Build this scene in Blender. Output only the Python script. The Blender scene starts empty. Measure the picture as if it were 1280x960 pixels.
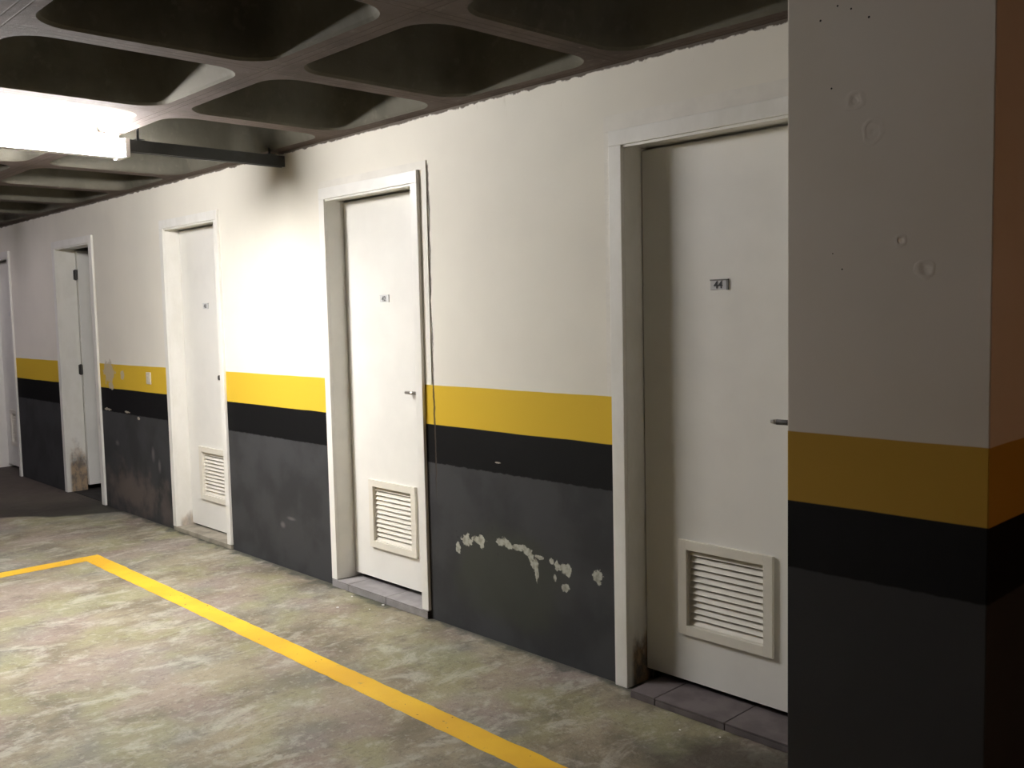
import bpy, bmesh, math, random
from mathutils import Vector, Matrix
random.seed(7)
scn = bpy.context.scene
C = scn.collection
H = 2.355            # underside of the ceiling ribs

# ------------------------------------------------------------------ node helper
class NT:
    def __init__(s, name):
        s.m = bpy.data.materials.new(name); s.m.use_nodes = True
        s.t = s.m.node_tree; s.t.nodes.clear()
        s.out = s.t.nodes.new('ShaderNodeOutputMaterial')
        s.b = s.t.nodes.new('ShaderNodeBsdfPrincipled')
        s.t.links.new(s.b.outputs[0], s.out.inputs[0])
        g = s.t.nodes.new('ShaderNodeNewGeometry'); s.pos = g.outputs['Position']
        x = s.t.nodes.new('ShaderNodeSeparateXYZ'); s.t.links.new(s.pos, x.inputs[0])
        s.x, s.y, s.z = x.outputs
        s.nrm = g.outputs['Normal']
    def _in(s, sock, v):
        if isinstance(v, (int, float)): sock.default_value = v
        elif isinstance(v, (tuple, list)): sock.default_value = (*v, 1) if len(v) == 3 and len(sock.default_value) == 4 else v
        else: s.t.links.new(v, sock)
    def M(s, op, a, b=0.0, c=0.0):
        n = s.t.nodes.new('ShaderNodeMath'); n.operation = op
        s._in(n.inputs[0], a); s._in(n.inputs[1], b); s._in(n.inputs[2], c); return n.outputs[0]
    def add(s, a, b): return s.M('ADD', a, b)
    def sub(s, a, b): return s.M('SUBTRACT', a, b)
    def mul(s, a, b): return s.M('MULTIPLY', a, b)
    def mx(s, a, b): return s.M('MAXIMUM', a, b)
    def mn(s, a, b): return s.M('MINIMUM', a, b)
    def step(s, v, lo, hi):
        n = s.t.nodes.new('ShaderNodeMapRange'); n.interpolation_type = 'SMOOTHSTEP'
        s._in(n.inputs[0], v); s._in(n.inputs[1], lo); s._in(n.inputs[2], hi); return n.outputs[0]
    def band(s, v, c, w, soft):   # 1 inside |v-c|<w
        d = s.M('ABSOLUTE', s.sub(v, c)); return s.sub(1.0, s.step(d, w, w + soft))
    def noise(s, scale, detail=3.0, rough=.5, vec=None, stretch=None, off=None, dist=0.0):
        v = vec or s.pos
        if stretch or off:
            mp = s.t.nodes.new('ShaderNodeMapping'); s.t.links.new(v, mp.inputs[0])
            if stretch: mp.inputs['Scale'].default_value = stretch
            if off: mp.inputs['Location'].default_value = off
            v = mp.outputs[0]
        n = s.t.nodes.new('ShaderNodeTexNoise'); s.t.links.new(v, n.inputs['Vector'])
        n.inputs['Scale'].default_value = scale; n.inputs['Detail'].default_value = detail
        n.inputs['Roughness'].default_value = rough; n.inputs['Distortion'].default_value = dist
        return n.outputs[0]
    def mix(s, f, a, b):
        n = s.t.nodes.new('ShaderNodeMix'); n.data_type = 'RGBA'
        s._in(n.inputs[0], f); s._in(n.inputs[6], a); s._in(n.inputs[7], b); return n.outputs[2]
    def col(s, c, rough=.6, spec=.3):
        s._in(s.b.inputs['Base Color'], c); s._in(s.b.inputs['Roughness'], rough)
        s.b.inputs['Specular IOR Level'].default_value = spec
    def bump(s, h, strength=.3, dist=.01):
        n = s.t.nodes.new('ShaderNodeBump'); s._in(n.inputs['Height'], h)
        n.inputs['Strength'].default_value = strength; n.inputs['Distance'].default_value = dist
        s.t.links.new(n.outputs[0], s.b.inputs['Normal'])

def ellipse(m, cx, cz, rx, rz, warp, soft=.35):
    """irregular blob on the wall plane (x, z): 1 inside"""
    dx = m.mul(m.sub(m.x, cx), 1 / rx); dz = m.mul(m.sub(m.z, cz), 1 / rz)
    d = m.M('SQRT', m.add(m.mul(dx, dx), m.mul(dz, dz)))
    d = m.add(d, warp)
    return m.sub(1.0, m.step(d, 1 - soft, 1 + soft * .3))

# ------------------------------------------------------------------ materials
WHITE = (.80, .77, .68); YEL = (.67, .45, .038); BLK = (.0045, .0045, .005); GREY = (.052, .053, .055)
def banded_wall(name, pillar=False):
    m = NT(name)
    n1 = m.noise(9, 4); n2 = m.noise(60, 3); nb = m.noise(2.2, 4)
    jit = m.mul(m.sub(m.noise(3, 3), .5), .008)
    jit2 = m.mul(m.sub(m.noise(25, 4), .5), .008 if pillar else .018)
    z = m.add(m.z, jit); zr = m.add(m.z, jit2)
    white = m.mix(m.step(nb, .35, .7), WHITE, tuple(c * .95 for c in WHITE))
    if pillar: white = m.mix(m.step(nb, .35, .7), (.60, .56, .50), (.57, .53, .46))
    grey = m.mix(m.step(m.noise(3.5, 5), .4, .65), GREY, tuple(c * .72 for c in GREY))
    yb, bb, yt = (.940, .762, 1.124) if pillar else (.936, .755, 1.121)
    if not pillar:
        # green-black repaint under the flaking line between two doors
        w = m.mul(m.sub(m.noise(6, 4), .5), .9)
        grey = m.mix(m.mul(ellipse(m, -2.95, .30, .38, .24, w), .7), grey, (.050, .053, .042))
        # scuffs and damp bloom low on the wall by the open doorway
        w2 = m.mul(m.sub(m.noise(8, 5), .5), 2.2)
        grey = m.mix(m.mul(ellipse(m, -7.05, .17, .55, .20, w2, .8), .6), grey, (.17, .135, .115))
        grey = m.mix(m.mul(ellipse(m, -6.45, .12, .16, .17, w2, .8), .5), grey, (.15, .125, .11))
        for (cx, cz, rx, rz) in [(-7.27, .52, .04, .025), (-6.62, .50, .03, .06), (-6.52, .42, .025, .05), (-4.75, .30, .05, .012), (-4.85, .25, .03, .02)]:
            grey = m.mix(m.mul(ellipse(m, cx, cz, rx, rz, w, .8), .5), grey, (.2, .19, .18))
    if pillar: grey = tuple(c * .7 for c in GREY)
    col = m.mix(m.step(zr, bb - .003, bb + .003), grey, BLK)
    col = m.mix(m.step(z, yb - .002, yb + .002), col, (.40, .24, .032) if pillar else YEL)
    col = m.mix(m.step(z, yt - .002, yt + .002), col, white)
    # bare concrete showing at the very top and the ragged grey line at the floor
    if not pillar:
        zt = m.add(m.z, m.mul(m.sub(m.noise(14, 6, .7), .5), .045))
        col = m.mix(m.step(zt, 2.340, 2.346), col, (.12, .10, .08))
    h = m.add(m.mul(n1, .5), m.mul(n2, .12))
    if not pillar:
        wf = m.add(m.mul(m.sub(m.noise(20, 6, .7), .5), 3.4), m.mul(m.sub(m.noise(70, 3, .6), .5), .6))
        fl = None
        K = .0033
        for (u, v, ru, rv) in FLAKES:
            px = 540 + u / 5.333; py = 640 + v / 5.333
            cx, cz = px2wall(px, py)
            e = ellipse(m, cx, cz, ru / 5.333 * .0056, rv / 5.333 * K * 1.1, wf, .18)
            fl = e if fl is None else m.mx(fl, e)
        col = m.mix(fl, col, m.mix(m.step(m.noise(40, 4), .4, .65), (.42, .42, .36), (.26, .26, .21)))
        rim = m.step(m.noise(30, 5, .7), .6, .66)
        lowz = m.mul(rim, ellipse(m, -2.95, .455, .5, .07, m.mul(m.sub(m.noise(7, 3), .5), 1.0), .6))
        col = m.mix(m.mul(lowz, .75), col, (.02, .02, .02))
        h = m.sub(h, m.mul(fl, .9))
        # torn yellow paint by the open doorway, small chips
        for (cx, cz, rx, rz) in [(-7.36, 1.06, .11, .085), (-7.10, 1.045, .035, .035), (-7.33, .955, .05, .03), (-6.85, .735, .025, .012), (-7.42, .77, .06, .012), (-7.05, .77, .05, .008), (-8.1, .70, .05, .006), (-3.0, .80, .02, .004)]:
            col = m.mix(m.mul(ellipse(m, cx, cz, rx, rz, m.mul(wf, .8), .2), .8), col, (.50, .45, .36))
        # dark plaster crack to the right of the 42 door
        ck = m.mul(m.sub(m.noise(5, 5, .6, off=(3, 0, 0)), .5), .045)
        cxl = m.add(m.add(-3.425, m.mul(m.sub(m.z, 1.0), -.004)), ck)
        thick = m.add(.0015, m.mul(m.step(m.noise(4, 2), .35, .6), .0035))
        crack = m.sub(1.0, m.step(m.sub(m.M('ABSOLUTE', m.sub(m.x, cxl)), thick), 0.0, .003))
        crack = m.mul(crack, m.mul(m.step(m.z, .55, .7), m.sub(1.0, m.step(m.z, 2.12, 2.14))))
        col = m.mix(m.mul(crack, .85), col, (.05, .04, .03))
        h = m.sub(h, m.mul(crack, 1.2))
        # drifting brown drips below the ceiling
        dr = m.mul(m.step(m.noise(16, 4, .6, stretch=(1, 1, .25)), .63, .70), m.step(m.z, 2.2, 2.36))
        col = m.mix(m.mul(dr, .25), col, (.35, .29, .2))
    else:
        # dots and ring-shaped filler marks on the pillar face
        for (cx, cz, r) in [(-1.205, 2.155, .0035), (-1.16, 2.18, .003), (-1.125, 2.165, .003), (-1.08, 2.135, .0035), (-1.04, 2.18, .003), (-1.175, 1.985, .003), (-1.17, 1.58, .002), (-1.145, 1.54, .0025)]:
            dx = m.sub(m.x, cx); dz = m.sub(m.z, cz)
            d = m.M('SQRT', m.add(m.mul(dx, dx), m.mul(dz, dz)))
            f = m.mul(m.sub(1.0, m.step(d, r * .6, r)), m.step(m.mul(m.y, -1), .52, .525))
            col = m.mix(f, col, (.02, .02, .02))
        for (cx, cz, r) in [(-1.115, 1.945, .020), (-1.068, 1.865, .024), (-1.00, 1.60, .012), (-.94, 1.53, .018)]:
            dx = m.sub(m.x, cx); dz = m.sub(m.z, cz)
            d = m.M('SQRT', m.add(m.mul(dx, dx), m.mul(dz, dz)))
            d = m.add(d, m.mul(m.sub(m.noise(40, 2), .5), .02))
            f = m.band(d, r, .002, .006)
            h = m.add(h, m.mul(f, .30)); g = m.sub(1.0, m.step(d, .002, .011)); h = m.sub(h, m.mul(g, .45))
    m.col(col, .68, .14); m.bump(h, .35, .005)
    return m.m

# camera model (also used only to carry measured wall marks to metres)
FPX, YAW, PIT, ROL, CH, CD = 1184.93, math.radians(43.5929), math.radians(4.3869), math.radians(-1.2586), 1.454, 2.76
fw = Vector((-math.cos(YAW) * math.cos(PIT), math.sin(YAW) * math.cos(PIT), -math.sin(PIT)))
r0 = Vector((math.sin(YAW), math.cos(YAW), 0)); u0 = r0.cross(fw)
rt = math.cos(ROL) * r0 + math.sin(ROL) * u0
up = -math.sin(ROL) * r0 + math.cos(ROL) * u0
def px2wall(px, py):
    v = (px - 640) / FPX * rt - (py - 480) / FPX * up + fw
    t = CD / v.y
    return v.x * t, v.z * t + CH
FLAKES = [(232, 185, 30, 45), (176, 240, 16, 36), (320, 188, 42, 28), (335, 225, 14, 26), (470, 200, 46, 28), (510, 225, 34, 26), (562, 236, 42, 18), (606, 234, 26, 16),
          (640, 262, 26, 26), (662, 300, 16, 34), (688, 345, 22, 40), (700, 400, 9, 44), (715, 304, 26, 14), (795, 325, 12, 18), (832, 365, 9, 34), (885, 382, 42, 34), (905, 400, 18, 26),
          (820, 440, 8, 26), (890, 503, 20, 26), (1100, 435, 28, 34), (1112, 470, 12, 22)]

M = {}
M['wall'] = banded_wall('striped_wall_paint')
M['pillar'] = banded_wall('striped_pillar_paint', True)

def plain(name, c, rough=.5, spec=.4, metal=0.0, var=.0, bump=0.0, scale=12):
    m = NT(name)
    if var:
        n = m.noise(scale, 4); c = m.mix(m.step(n, .35, .7), c, tuple(k * (1 - var) for k in c))
    m.col(c, rough, spec); m.b.inputs['Metallic'].default_value = metal
    if bump: m.bump(m.noise(scale * 4, 3), bump, .003)
    return m.m
M['door'] = plain('door_paint', (.80, .79, .74), .45, .35, var=.05, bump=.08, scale=5)
M['vent'] = plain('vent_paint', (.76, .73, .64), .45, .35, var=.04)
M['frame'] = plain('frame_paint', (.80, .79, .74), .4, .4, var=.04, bump=.1)
M['plaster'] = plain('plaster_paint', (.78, .755, .68), .6, .25, var=.06, bump=.5)
M['chrome'] = plain('satin_metal', (.42, .40, .37), .28, .5, 1.0)
M['dark'] = plain('dark_metal', (.03, .028, .026), .4, .5)
M['railm'] = plain('painted_steel_channel', (.055, .06, .06), .5, .4, var=.2)
M['outlet'] = plain('outlet_plastic', (.62, .57, .46), .4, .4)
M['plate'] = plain('number_plate_metal', (.50, .50, .51), .35, .5, .3)
M['plate2'] = plain('pale_number_plate', (.62, .63, .62), .4, .4)
M['ink2'] = plain('grey_number_ink', (.16, .16, .16), .5, .3)
M['plateedge'] = plain('number_plate_rim', (.16, .16, .15), .45, .4)
M['ink'] = plain('number_ink', (.04, .04, .045), .5, .3)
M['lampbody'] = plain('lamp_enamel', (.8, .8, .8), .4, .4)
M['tile'] = plain('sill_tile', (.30, .285, .285), .45, .4, var=.25, bump=.2, scale=14)
M['tiledirty'] = plain('worn_sill_tile', (.15, .128, .128), .6, .3, var=.35, bump=.3, scale=11)
M['grout'] = plain('dirty_grout', (.06, .05, .045), .9, .1)
M['sill'] = plain('concrete_sill', (.34, .31, .25), .85, .15, var=.35, bump=.4, scale=11)
M['chip'] = plain('paint_chip', (.75, .74, .7), .7, .2)
M['innerwall'] = plain('storage_plaster', (.55, .54, .52), .8, .2, var=.15)
M['farwall'] = plain('far_wall_paint', (.22, .20, .18), .8, .2, var=.2)
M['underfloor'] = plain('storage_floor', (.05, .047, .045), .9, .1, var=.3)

def rotten(name, zmax, strength):
    m = NT(name)
    n = m.noise(9, 5, .65, stretch=(1, 1, .55)); f2 = m.noise(16, 5, .7, stretch=(1, 1, .6))
    base = m.mix(m.step(n, .35, .7), (.80, .79, .74), (.74, .73, .67))
    lim = m.step(m.add(m.z, m.mul(m.sub(n, .5), zmax * 1.6)), zmax, zmax * .45)
    inner = m.step(m.y, .004, .03)
    rot = m.mul(m.mul(lim, inner), strength)
    c = m.mix(rot, base, m.mix(m.step(f2, .4, .62), (.33, .21, .10), (.07, .045, .025)))
    m.col(c, .5, .3); m.bump(m.sub(m.mul(f2, .2), m.mul(rot, m.noise(45, 3))), .6, .01)
    return m.m
M['rot44'] = rotten('frame_paint_rotting', .24, .9)
M['rot4'] = rotten('frame_paint_peeling', .40, .85)
M['rot3'] = rotten('frame_paint_rusted', .13, .6)

# floor
m = NT('worn_concrete')
mid = m.noise(3.2, 8, .62, stretch=(1, .7, 1)); fine = m.noise(26, 6, .7)
hue = m.noise(1.9, 3, .5, off=(5, 2, 0)); hue2 = m.noise(2.6, 3, .5, off=(1, 9, 0))
c = m.mix(m.step(mid, .34, .68), (.145, .122, .084), (.310, .272, .190))
c = m.mix(m.mul(m.step(hue, .45, .65), .6), c, (.205, .210, .190))
c = m.mix(m.mul(m.step(hue2, .46, .62), .55), c, (.290, .285, .150))
c = m.mix(m.mul(m.step(m.noise(2.2, 3, .5, off=(7, 7, 0)), .48, .64), .55), c, (.29, .225, .205))
c = m.mix(m.mul(m.step(m.noise(4.5, 8, .72, stretch=(1.6, .8, 1), dist=.5), .50, .64), .55), c, (.47, .445, .37))
c = m.mix(m.mul(m.step(m.noise(7, 8, .75, off=(4, 4, 0), stretch=(1.0, .6, 1)), .52, .68), .5), c, (.085, .075, .058))
c = m.mix(m.mul(m.step(fine, .52, .64), .35), c, (.46, .44, .37))
c = m.mix(m.mul(m.step(m.noise(34, 6, .75, off=(3, 8, 0), stretch=(1.6, .8, 1)), .53, .64), .4), c, (.09, .08, .06))
c = m.mix(m.mul(m.step(m.noise(60, 4, .7), .62, .7), .4), c, (.08, .07, .055))
# rubbed-off dark patch beside the yellow line
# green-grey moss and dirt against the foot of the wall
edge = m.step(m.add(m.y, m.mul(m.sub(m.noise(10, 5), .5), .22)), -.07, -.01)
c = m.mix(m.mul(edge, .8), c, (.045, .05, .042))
# darker floor beyond a wavy edge by the open doorway: x < curve(y)
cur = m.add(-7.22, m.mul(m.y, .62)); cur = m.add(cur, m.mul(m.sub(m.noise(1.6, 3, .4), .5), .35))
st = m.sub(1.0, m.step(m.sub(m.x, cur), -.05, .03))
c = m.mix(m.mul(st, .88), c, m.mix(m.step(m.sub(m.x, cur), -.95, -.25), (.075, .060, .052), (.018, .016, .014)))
# dark patch in the corner beside the pillar
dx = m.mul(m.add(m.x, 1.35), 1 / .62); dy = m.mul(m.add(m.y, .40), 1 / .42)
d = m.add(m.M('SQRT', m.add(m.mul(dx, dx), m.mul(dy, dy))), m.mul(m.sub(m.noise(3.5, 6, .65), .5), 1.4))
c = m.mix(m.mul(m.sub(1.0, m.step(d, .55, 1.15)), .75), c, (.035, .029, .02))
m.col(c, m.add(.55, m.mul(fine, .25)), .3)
m.bump(m.add(m.add(m.mul(mid, .6), m.mul(fine, .35)), m.mul(m.noise(90, 3), .15)), .7, .02)
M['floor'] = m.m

m = NT('worn_yellow_floor_paint')
wear = m.noise(22, 6, .7); wn = m.noise(3, 3)
c = m.mix(m.step(wn, .35, .65), (.80, .50, .035), (.70, .40, .03))
c = m.mix(m.mul(m.step(wear, .60, .70), .65), c, (.42, .30, .10))
c = m.mix(m.step(m.noise(38, 3), .70, .73), c, (.12, .08, .05))
m.col(c, .55, .3); m.bump(wear, .3, .004)
M['line'] = m.m

# raw board-formed concrete of the waffle slab
m = NT('waffle_slab_concrete')
a = m.noise(3, 5, .6); b = m.noise(25, 5, .7)
c = m.mix(m.step(a, .35, .7), (.125, .098, .085), (.075, .058, .05))
c = m.mix(m.mul(m.step(b, .55, .7), .5), c, (.17, .145, .12))
def seam(coord, c0):
    f = m.M('PINGPONG', m.sub(coord, c0), .455)      # 0 on a rib axis
    return m.band(f, .016, .0015, .002)
s = m.mx(seam(m.x, -2.27), seam(m.y, -.02)); s = m.mul(s, m.sub(1.0, m.step(m.z, H + .004, H + .008)))
c = m.mix(m.mul(s, .6), c, (.06, .045, .035))
m.col(c, .85, .15); m.bump(m.sub(m.add(m.mul(a, .4), m.mul(b, .4)), s), .45, .01)
M['slab'] = m.m
m = NT('coffer_concrete')
a = m.noise(2.5, 5, .6); b = m.noise(18, 4, .6)
c = m.mix(m.step(a, .35, .7), (.125, .118, .095), (.08, .076, .06)); c = m.mix(m.mul(m.step(b, .56, .7), .35), c, (.16, .15, .12))
m.col(c, .85, .1); m.bump(b, .25, .006)
M['coffer'] = m.m

m = NT('tube_glow'); m.t.nodes.remove(m.b)
e = m.t.nodes.new('ShaderNodeEmission'); e.inputs[0].default_value = (1.0, .965, .95, 1); e.inputs[1].default_value = 180
m.t.links.new(e.outputs[0], m.out.inputs[0]); M['glow'] = m.m

# ------------------------------------------------------------------ mesh helpers
def box(bm, x0, x1, y0, y1, z0, z1, bev=0.0, mat=0):
    vs = [bm.verts.new((x, y, z)) for x in (x0, x1) for y in (y0, y1) for z in (z0, z1)]
    f = []
    for idx in ((0, 1, 3, 2), (4, 6, 7, 5), (0, 4, 5, 1), (2, 3, 7, 6), (0, 2, 6, 4), (1, 5, 7, 3)):
        q = bm.faces.new([vs[i] for i in idx]); q.material_index = mat; f.append(q)
    if bev:
        es = set(e for q in f for e in q.edges)
        r = bmesh.ops.bevel(bm, geom=list(es), offset=bev, segments=2, affect='EDGES', profile=.6)
        for q in r['faces']: q.material_index = mat
def cyl(bm, p0, p1, r, seg=16, mat=0, r2=None):
    p0 = Vector(p0); p1 = Vector(p1); d = p1 - p0
    q = d.to_track_quat('Z', 'Y').to_matrix().to_4x4(); q.translation = (p0 + p1) / 2
    g = bmesh.ops.create_cone(bm, cap_ends=True, segments=seg, radius1=r, radius2=r if r2 is None else r2, depth=d.length, matrix=q)
    for v in g['verts']:
        for f in v.link_faces: f.material_index = mat
def obj(name, bm, mats, parent=None, smooth=False):
    bmesh.ops.recalc_face_normals(bm, faces=bm.faces)
    me = bpy.data.meshes.new(name); bm.to_mesh(me); bm.free()
    for k in (mats if isinstance(mats, (list, tuple)) else [mats]): me.materials.append(M[k])
    o = bpy.data.objects.new(name, me); C.objects.link(o)
    if smooth:
        for p in me.polygons: p.use_smooth = True
    if parent:
        o.parent = parent
        o.matrix_parent_inverse = chain(parent).inverted()
    return o
def chain(o):
    w = Matrix.LocRotScale(o.location, o.rotation_euler, o.scale)
    return chain(o.parent) @ o.matrix_parent_inverse @ w if o.parent else w
def empty(name, loc, parent=None):
    o = bpy.data.objects.new(name, None); o.location = loc; o.empty_display_size = .1; C.objects.link(o)
    if parent: o.parent = parent
    return o
def tag(o, label=None, cat=None, group=None, kind=None):
    for k, v in (('label', label), ('category', cat), ('group', group), ('kind', kind)):
        if v: o[k] = v
    return o
N = lambda: bmesh.new()

# ------------------------------------------------------------------ floor and ceiling
XL, XR, YF = -13.19, 3.19, -8.21
bm = N(); box(bm, XL - .2, XR + .2, YF - .2, 1.7, -.2, 0)
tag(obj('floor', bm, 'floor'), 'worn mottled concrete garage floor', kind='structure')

bm = N()
P = .91; hp = P / 2
def rr(a, r, z, cx, cy, bm):       # rounded square loop
    out = []
    for q in range(4):
        ccx, ccy = [(1, 1), (-1, 1), (-1, -1), (1, -1)][q]
        for k in range(9):
            t = math.radians(90 * q + 90 * k / 8)
            out.append((ccx * (a - r) + r * math.cos(t), ccy * (a - r) + r * math.sin(t)))
    return out
cache = {}
def V3(x, y, z):
    k = (round(x, 4), round(y, 4), round(z, 4))
    if k not in cache: cache[k] = bm.verts.new((x, y, z))
    return cache[k]
nx0, nx1 = -12, 6
ny = 9
prof = [(.400, .13, 0), (.392, .128, .010), (.378, .12, .06), (.345, .10, .24), (.33, .09, .28), (.29, .08, .305)]
for i in range(nx0, nx1):
    for j in range(ny):
        cx = -2.27 + hp + i * P; cy = -.02 - hp - j * P
        loops = []
        base = rr(*prof[0], cx, cy, bm)
        outer = []
        for (x, y) in base:
            mxx = max(abs(x), abs(y)); outer.append(V3(cx + x / mxx * hp, cy + y / mxx * hp, H))
        loops.append(outer)
        for (a, r, dz) in prof:
            loops.append([V3(cx + x, cy + y, H + dz) for (x, y) in rr(a, r, dz, cx, cy, bm)])
        n = len(outer)
        for li in range(len(loops) - 1):
            A, B = loops[li], loops[li + 1]
            for k in range(n):
                vs = []
                for v in (A[k], A[(k + 1) % n], B[(k + 1) % n], B[k]):
                    if v not in vs: vs.append(v)
                if len(vs) >= 3:
                    try:
                        f = bm.faces.new(vs); f.material_index = 0 if li == 0 else 1; f.smooth = li > 1
                    except ValueError: pass
        f = bm.faces.new(loops[-1]); f.material_index = 1
# slab body above so the ceiling has real thickness
box(bm, XL - .2, XR + .2, YF - .2, 1.7, H + .31, H + .5)
box(bm, XL - .2, XR + .2, -.02, 1.7, H, H + .31)
box(bm, XL - .2, XR + .2, YF - .2, YF, H, H + .31)
me = bpy.data.meshes.new('ceiling')
bm.normal_update(); bm.to_mesh(me); bm.free()
for k in ('slab', 'coffer'): me.materials.append(M[k])
o = bpy.data.objects.new('ceiling', me); C.objects.link(o)
tag(o, 'raw concrete waffle slab ceiling with deep rounded coffers', kind='structure')

# ------------------------------------------------------------------ walls
DOORS = [  # n, outer x0, outer x1, opening x0, x1
    (1, -2.335, -1.485, -2.275, -1.545),
    (2, -4.320, -3.490, -4.270, -3.540),
    (3, -6.300, -5.465, -6.250, -5.515),
    (4, -8.435, -7.540, -8.375, -7.605),
    (5, -10.46, -9.620, -10.41, -9.670)]
WT = .15; OZ = 2.055
bm = N()
cuts = sorted([(d[3] - .03, d[4] + .03) for d in DOORS])
x = XL - .2
for (a, b) in cuts:
    box(bm, x, a, 0, WT, 0, H); box(bm, a, b, 0, WT, OZ + .03, H); x = b
box(bm, x, XR + .2, 0, WT, 0, H)
tag(obj('wall_back', bm, 'wall'), 'long white wall with yellow, black and grey stripes and storage doors', kind='structure')
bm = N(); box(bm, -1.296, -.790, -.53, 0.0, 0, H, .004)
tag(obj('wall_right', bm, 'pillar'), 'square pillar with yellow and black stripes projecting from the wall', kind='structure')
for nm, a in (('wall_left', (XL - .2, XL, YF, 0)), ('wall_front', (XL - .2, XR + .2, YF - .2, YF)), ('wall_end', (XR, XR + .2, YF, 0))):
    bm = N(); box(bm, *a, 0, H); tag(obj(nm, bm, 'farwall'), 'painted wall of the parking hall', kind='structure')
# storage rooms behind the doors
bm = N(); box(bm, XL, XR, 1.5, 1.6, 0, H)
for xx in (-11.0, -9.05, -6.9, -4.9, -2.9, -.9): box(bm, xx - .05, xx + .05, WT, 1.5, 0, H)
tag(obj('wall_storage', bm, 'innerwall'), 'plain walls of the storage rooms behind the doors', kind='structure')
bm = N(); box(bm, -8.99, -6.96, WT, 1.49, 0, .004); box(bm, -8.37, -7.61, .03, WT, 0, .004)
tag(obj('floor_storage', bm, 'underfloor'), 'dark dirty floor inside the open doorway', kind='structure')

# ------------------------------------------------------------------ doors
def numerals(text, cx, cz, y, size, parent, ink='ink'):
    cu = bpy.data.curves.new('num', 'FONT'); cu.body = text; cu.size = size; cu.align_x = 'CENTER'; cu.align_y = 'CENTER'
    cu.extrude = .0006; cu.offset = size * .018
    t = bpy.data.objects.new('num', cu); C.objects.link(t)
    bpy.context.view_layer.update()
    me = bpy.data.meshes.new_from_object(t.evaluated_get(bpy.context.evaluated_depsgraph_get()))
    bpy.data.objects.remove(t)
    me.transform(Matrix.Translation((cx, y, cz)) @ Matrix.Rotation(math.radians(90), 4, 'X'))
    me.materials.clear(); me.materials.append(M[ink])
    o = bpy.data.objects.new('numerals', me); C.objects.link(o); o.parent = parent
    o.matrix_parent_inverse = chain(parent).inverted()
    return o

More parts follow.
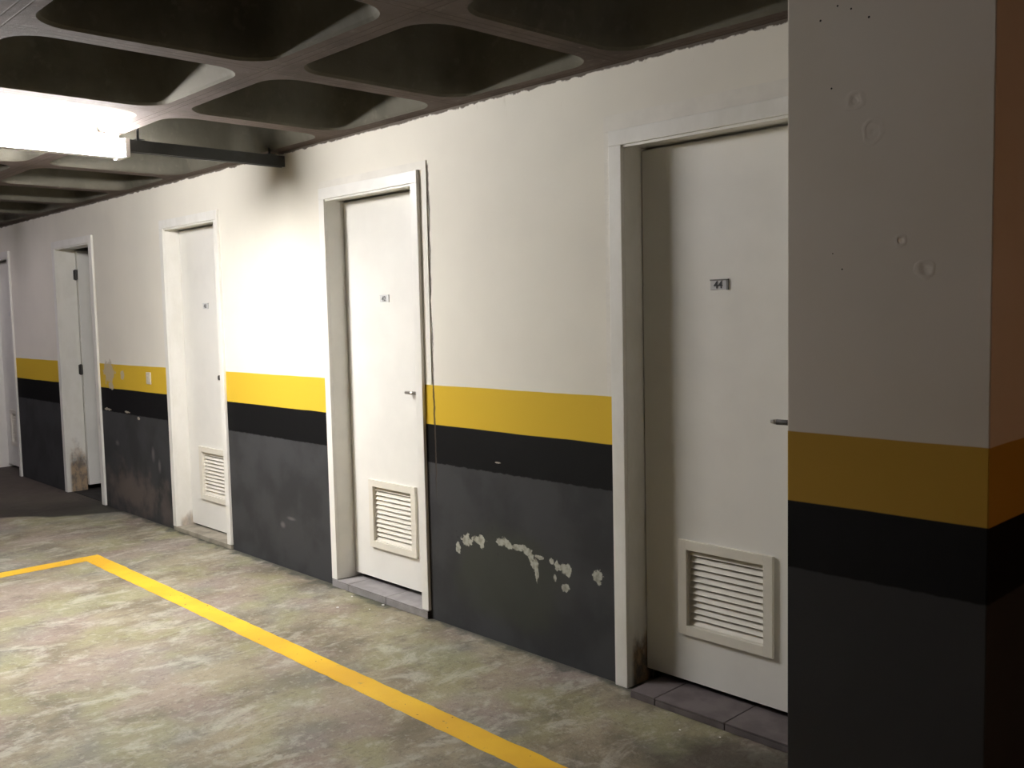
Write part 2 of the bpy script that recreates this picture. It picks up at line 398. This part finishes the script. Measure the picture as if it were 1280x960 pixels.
LABELS = {1: 'white storage door numbered 44 with louvred vent, half hidden by the striped pillar',
          2: 'white storage door numbered 42 with louvred vent and tiled step, in the middle of the wall',
          3: 'white storage door with louvred vent and black keyhole, left of the 42 door',
          4: 'storage doorway standing open, with peeling rotten frame',
          5: 'white storage door cut by the left edge of the photo'}
def door(n, ox0, ox1, x0, x1, fmat, zb_l, zb_r, leafz, num=None, hinge_open=False, handle='lever'):
    r = tag(empty('door_%d' % n, ((x0 + x1) / 2, 0, 0)), LABELS[n], kind='structure')
    # frame: jambs, head, stops and flat casings
    bm = N()
    jy = WT
    box(bm, x0 - .03, x0, 0, jy, zb_l, OZ); box(bm, x1, x1 + .03, 0, jy, zb_r, OZ)
    box(bm, x0 - .03, x1 + .03, 0, jy, OZ, OZ + .03)
    if not hinge_open:
        box(bm, x0, x0 + .008, .137, jy, zb_l, OZ); box(bm, x1 - .008, x1, .137, jy, zb_r, OZ); box(bm, x0, x1, .137, jy, OZ - .012, OZ)
    box(bm, ox0, x0 + .0, -.018, 0, zb_l, OZ, .003); box(bm, x1, ox1, -.018, 0, zb_r, OZ, .003)
    box(bm, ox0, ox1, -.018, 0, OZ, 2.112, .003)
    # narrow bead round the inner edge of the casing
    box(bm, x0, x1, -.010, .004, OZ - .010, OZ, .002)
    obj('door_frame', bm, fmat, r)
    lx0, lx1, ly0, ly1, lz1 = x0 + .005, x1 - .004, .100, .135, OZ - .013
    if hinge_open: ly0, ly1 = .115, .150
    vx = (x0 + x1) / 2; vw = .198; v0, v1 = .232, .592
    hx0, hx1, hz0, hz1 = vx - vw + .03, vx + vw - .03, v0 + .03, v1 - .03
    bm = N()
    if not hinge_open:
        box(bm, lx0, hx0, ly0, ly1, leafz, lz1); box(bm, hx1, lx1, ly0, ly1, leafz, lz1)
        box(bm, hx0, hx1, ly0, ly1, leafz, hz0); box(bm, hx0, hx1, ly0, ly1, hz1, lz1)
        leaf = obj('door_leaf', bm, 'door', r)
    else:
        box(bm, lx0, lx1, ly0, ly1, leafz, lz1, .002)
        bmesh.ops.rotate(bm, verts=bm.verts, cent=(x0 + .004, .15, 0), matrix=Matrix.Rotation(math.radians(91), 3, 'Z'))
        leaf = obj('door_leaf', bm, 'door', r)
        for hz in (1.84, 1.04):
            bm = N(); cyl(bm, (x0 + .012, .143, hz - .045), (x0 + .012, .143, hz + .045), .010, 12)
            box(bm, x0, x0 + .004, .128, .143, hz - .04, hz + .04); box(bm, x0 + .010, x0 + .050, .141, .146, hz - .04, hz + .04)
            obj('hinge', bm, 'dark', leaf)
        return r
    # louvred vent
    bm = N(); b = .036
    yv = ly0 - .014
    box(bm, vx - vw, vx - vw + b, yv, ly0, v0, v1, .0012); box(bm, vx + vw - b, vx + vw, yv, ly0, v0, v1, .0012)
    box(bm, vx - vw + b, vx + vw - b, yv, ly0, v0, v0 + b, .0012); box(bm, vx - vw + b, vx + vw - b, yv, ly0, v1 - b, v1, .0012)
    # inner lining
    for (a, c_) in ((hx0, hx0 + .010), (hx1 - .010, hx1)): box(bm, a, c_, ly0, ly1, hz0, hz1)
    box(bm, hx0, hx1, ly0, ly1, hz0, hz0 + .010); box(bm, hx0, hx1, ly0, ly1, hz1 - .010, hz1)
    vent = obj('louvred_vent', bm, 'vent', leaf)
    bm = N(); ns = 12; z0 = v0 + b; z1 = v1 - b; pt = (z1 - z0) / ns
    for k in range(ns):
        zc = z0 + pt * (k + .48)
        g = N(); box(g, hx0 + .01, hx1 - .01, -.0108, .0108, -.0015, .0015)
        bmesh.ops.rotate(g, verts=g.verts, cent=(0, 0, 0), matrix=Matrix.Rotation(math.radians(56), 3, 'X'))
        bmesh.ops.translate(g, verts=g.verts, vec=(0, ly0 + .008, zc))
        tmp = bpy.data.meshes.new('t'); g.to_mesh(tmp); g.free(); bm.from_mesh(tmp); bpy.data.meshes.remove(tmp)
    obj('vent_slats', bm, 'vent', vent)
    bm = N(); box(bm, hx0, hx1, ly1 - .004, ly1, hz0, hz1); obj('vent_backing', bm, 'dark', vent)
    # handle
    hz = 1.066
    if handle == 'lever':
        hx = lx1 - .055
        bm = N(); cyl(bm, (hx, ly0, hz), (hx, ly0 - .008, hz), .022, 20); cyl(bm, (hx, ly0 - .008, hz), (hx, ly0 - .045, hz), .009)
        cyl(bm, (hx + .008, ly0 - .045, hz), (hx - .072, ly0 - .045, hz - .001), .0095, 14)
        hd = obj('door_handle', bm, 'dark', leaf, True)
        bm = N(); cyl(bm, (hx - .070, ly0 - .045, hz - .001), (hx - .092, ly0 - .045, hz - .001), .0100, 14, r2=.006)
        t = obj('handle_tip', bm, 'chrome', hd, True); t['label'] = 'bright chrome tip of the lever'
    elif handle == 'short':
        hx = lx1 - .120
        bm = N(); cyl(bm, (hx, ly0, hz), (hx, ly0 - .03, hz), .007, 12)
        cyl(bm, (hx + .012, ly0 - .03, hz), (hx - .070, ly0 - .03, hz), .0085, 14)
        obj('door_handle', bm, 'chrome', leaf, True)
    elif handle == 'lock':
        hx = vx + .14
        bm = N(); cyl(bm, (hx, ly0, hz), (hx, ly0 - .012, hz), .016, 20); obj('lock_cylinder', bm, 'dark', leaf, True)
    if num is not None:
        pz = 1.532; px_ = vx - .018
        bm = N(); box(bm, px_ - .037, px_ + .037, ly0 - .003, ly0, pz - .018, pz + .018, .001, 0)
        box(bm, px_ - .038, px_ + .038, ly0 - .0045, ly0, pz + .014, pz + .019, 0, 1); box(bm, px_ + .030, px_ + .038, ly0 - .0045, ly0, pz - .019, pz + .019, 0, 1)
        pl = obj('number_plate', bm, ['plate', 'plateedge'] if n == 1 else ['plate2', 'plate2'], r)
        if num: numerals(num, px_ - .004, pz - .002, ly0 - .0038, .036, pl, 'ink' if n == 1 else 'ink2')
    return r
door(*DOORS[0], 'rot44', 0.0, .035, .052, '44')
door(*DOORS[1], 'frame', .040, .040, .064, '42', handle='short')
door(*DOORS[2], 'rot3', .030, .030, .042, '40', handle='lock')
door(*DOORS[3], 'rot4', .004, .004, .05, hinge_open=True)
door(*DOORS[4], 'frame', .0, .0, .03, '', handle='lock')

# plaster borders standing a little proud round two frames
k = 1
for (x0, x1, w) in ((-2.335, -1.485, .030), (-3.490, -3.490, .052)):
    bm = N()
    if k == 1:
        box(bm, x0 - .03, x0 - .0005, -.006, 0, 1.125, 2.1115); box(bm, x0 - .03, x1 + .03, -.006, 0, 2.1125, 2.170)
    else:
        box(bm, -3.468, -3.434, -.005, 0, 1.125, 2.112); box(bm, -4.33, -3.434, -.005, 0, 2.1125, 2.150)
    tag(obj('trim_%d' % k, bm, 'plaster'), 'rough plaster border around the door frame', kind='structure'); k += 1

# tiled and cast steps under the doors
def steps(x0, x1, z1, mt, joints, yf=-.022, lab=''):
    global k
    bm = N(); box(bm, x0 + .002, x1 - .002, yf + .004, .148, 0, z1 - .003, 0, 1)
    xs = [x0] + joints + [x1]
    for a, b in zip(xs[:-1], xs[1:]):
        box(bm, a + .002, b - .002, yf, yf + .012, .001, z1 - .008, .0015, 0)
        box(bm, a + .002, b - .002, yf, .148, z1 - .006, z1, .0015, 0)
    tag(obj('trim_%d' % k, bm, [mt, 'grout']), lab, kind='structure'); k += 1
steps(-2.215, -1.50, .030, 'tiledirty', [-2.10, -1.80], -.075, 'worn purple-grey tiled step under the 44 door')
steps(-4.315, -3.492, .039, 'tile', [-4.16, -3.83], -.022, 'grey tiled step under the 42 door')
bm = N(); box(bm, -6.30, -5.47, -.016, .148, 0, .030, .004)
tag(obj('trim_%d' % k, bm, 'sill'), 'stained concrete sill under the door left of 42', kind='structure')

# ------------------------------------------------------------------ painted bay line (one L-shaped mark)
bm = N()
def strip(pts0, pts1):
    a = [bm.verts.new((*p, .0015)) for p in pts0]; b = [bm.verts.new((*p, .0015)) for p in pts1]
    a2 = [bm.verts.new((*p, 0)) for p in pts0]; b2 = [bm.verts.new((*p, 0)) for p in pts1]
    for i in range(len(a) - 1):
        bm.faces.new((a[i], a[i + 1], b[i + 1], b[i]))
        bm.faces.new((a[i], a2[i], a2[i + 1], a[i + 1])); bm.faces.new((b[i], b[i + 1], b2[i + 1], b2[i]))
rj = lambda s: random.uniform(-s, s)
K = 160
up_, lo_ = [], []
for i in range(K + 1):
    x = -6.0 + 6.6 * i / K
    up_.append((x, -.640 + rj(.0025))); lo_.append((x, -.748 + rj(.0025)))
strip(up_, lo_)
K = 90; a_, b_ = [], []
for i in range(K + 1):
    y = -.748 - 4.2 * i / K
    a_.append((-6.0 + rj(.0025), y)); b_.append((-5.885 + rj(.0025), y))
strip(a_, b_)
tag(obj('parking_line', bm, 'line'), 'worn yellow line painted on the concrete floor, bending at a right angle', 'floor marking')

# ------------------------------------------------------------------ electrical things
# blank switch plate on the yellow stripe
r = tag(empty('wall_outlet', (-6.62, 0, 1.035)), 'small cream outlet plate on the yellow stripe between the open doorway and the keyhole door', 'outlet')
bm = N(); box(bm, -6.655, -6.585, -.010, 0, .995, 1.08, .004); obj('cover_plate', bm, 'outlet', r)
bm = N(); box(bm, -6.636, -6.604, -.013, -.010, 1.015, 1.055, .002); obj('socket', bm, 'outlet', r)

# steel channel carrying the lamp, running out from the wall
RX = -4.69
r = tag(empty('steel_channel', (RX, 0, 2.28)), 'dark steel channel under the ceiling, running from the wall to the lit lamp', 'rail')
bm = N()
box(bm, RX - .022, RX + .022, -.86, 0, 2.325, 2.330); box(bm, RX - .022, RX - .018, -.86, 0, 2.272, 2.325)
box(bm, RX + .018, RX + .022, -.86, 0, 2.272, 2.325); box(bm, RX - .018, RX - .010, -.86, 0, 2.272, 2.276); box(bm, RX + .010, RX + .018, -.86, 0, 2.272, 2.276)
obj('channel', bm, 'railm', r)
for yy in (-.80, -.08):
    bm = N(); box(bm, RX - .03, RX + .03, yy - .02, yy + .02, 2.330, 2.336); cyl(bm, (RX, yy, 2.33), (RX, yy, 2.655 if yy < -.5 else 2.656), .006, 10); obj('hanger', bm, 'railm', r)

r = tag(empty('fluorescent_lamp', (RX, -1.45, 2.25)), 'lit twin-tube fluorescent lamp hanging under the steel channel', 'lamp')
L0, L1 = -2.13, -.87
bm = N()
box(bm, RX - .028, RX + .028, L0, L1, 2.235, 2.330, .004)
for yy in (-1.84, -.93): box(bm, RX - .02, RX + .02, yy - .03, yy + .03, 2.33, 2.355)
body = obj('lamp_body', bm, 'lampbody', r)
for s_ in (-1, 1):
    bm = N(); cyl(bm, (RX + s_ * .052, L0 + .03, 2.262), (RX + s_ * .052, L1 - .03, 2.262), .019, 20); obj('tube', bm, 'glow', r, True)
for yy in (L0 + .012, L1 - .012):
    bm = N(); box(bm, RX - .074, RX + .074, yy - .012, yy + .012, 2.236, 2.326, .003); obj('lamp_holder', bm, 'lampbody', r)

# paint chips
def chip(x, y, s, lab, grp):
    bm = N(); g = bmesh.ops.create_icosphere(bm, subdivisions=1, radius=s)
    for v in bm.verts: v.co = Vector((v.co.x * random.uniform(.7, 1.3) + x, v.co.y * random.uniform(.7, 1.2) + y, max(.0, v.co.z * .45 + s * .4)))
    tag(obj('paint_chip', bm, 'chip'), lab, 'paint chip', grp)
def fl(px, py):
    v = (px - 640) / FPX * rt - (py - 480) / FPX * up + fw
    t = -CH / v.z; return v.x * t, v.y * t - CD
for (px, py, s) in [(440, 746, .006), (422, 760, .008), (479, 757, .009), (462, 762, .005)]:
    chip(*fl(px, py), s, 'small white paint chip on the floor in front of the 42 door', 'paint chips by the 42 door')
for (px, py, s) in [(850, 913, .005), (900, 922, .004)]:
    chip(*fl(px, py), s, 'tiny white paint chip on the floor in front of the 44 door', 'paint chips by the 44 door')

# ------------------------------------------------------------------ unseen lamps added to brighten the pillar side and left wall
def fill_lamp(x, y, lab, pw):
    r = tag(empty('fluorescent_lamp', (x, y, 2.3)), lab, 'lamp')  # added unseen fill light, shares the real lamp's object name
    bm = N(); box(bm, x - .04, x + .04, y - .63, y + .63, 2.30, H, .004); obj('lamp_body', bm, 'lampbody', r)
    for s_ in (-1, 1):
        bm = N(); cyl(bm, (x + s_ * .03, y - .6, 2.285), (x + s_ * .03, y + .6, 2.285), .0135, 16); obj('tube', bm, pw, r, True)
m = NT('warm_fill_glow'); m.t.nodes.remove(m.b)
e = m.t.nodes.new('ShaderNodeEmission'); e.inputs[0].default_value = (1.0, .50, .27, 1); e.inputs[1].default_value = 20  # added warm fill for the pillar's right face
m.t.links.new(e.outputs[0], m.out.inputs[0]); M['warm'] = m.m
fill_lamp(2.45, -1.35, 'added warm fill lamp, unseen, brightening the side of the striped pillar', 'warm')

m = NT('cool_fill_glow'); m.t.nodes.remove(m.b)
e = m.t.nodes.new('ShaderNodeEmission'); e.inputs[0].default_value = (1.0, .90, 1.0, 1); e.inputs[1].default_value = 26  # added cool fill for the far left wall
m.t.links.new(e.outputs[0], m.out.inputs[0]); M['cool'] = m.m
fill_lamp(-9.35, -1.55, 'added cool fill lamp, unseen, brightening the far left wall', 'cool')

# ------------------------------------------------------------------ world, camera, colour
w = bpy.data.worlds.new('World'); scn.world = w; w.use_nodes = True
bg = w.node_tree.nodes['Background']; bg.inputs[0].default_value = (.8, .75, .7, 1); bg.inputs[1].default_value = .004
cam = bpy.data.cameras.new('camera'); co = bpy.data.objects.new('camera', cam); C.objects.link(co)
cam.sensor_fit = 'HORIZONTAL'; cam.sensor_width = 36; cam.lens = FPX / 1280 * 36; cam.clip_start = .05
R = Matrix((rt, up, -fw)).transposed().to_4x4(); R.translation = (0, -CD, CH)
co.matrix_world = R
scn.camera = co
vs = scn.view_settings; vs.view_transform = 'Standard'; vs.look = 'None'; vs.gamma = 1; vs.exposure = 1.17; vs.use_curve_mapping = False
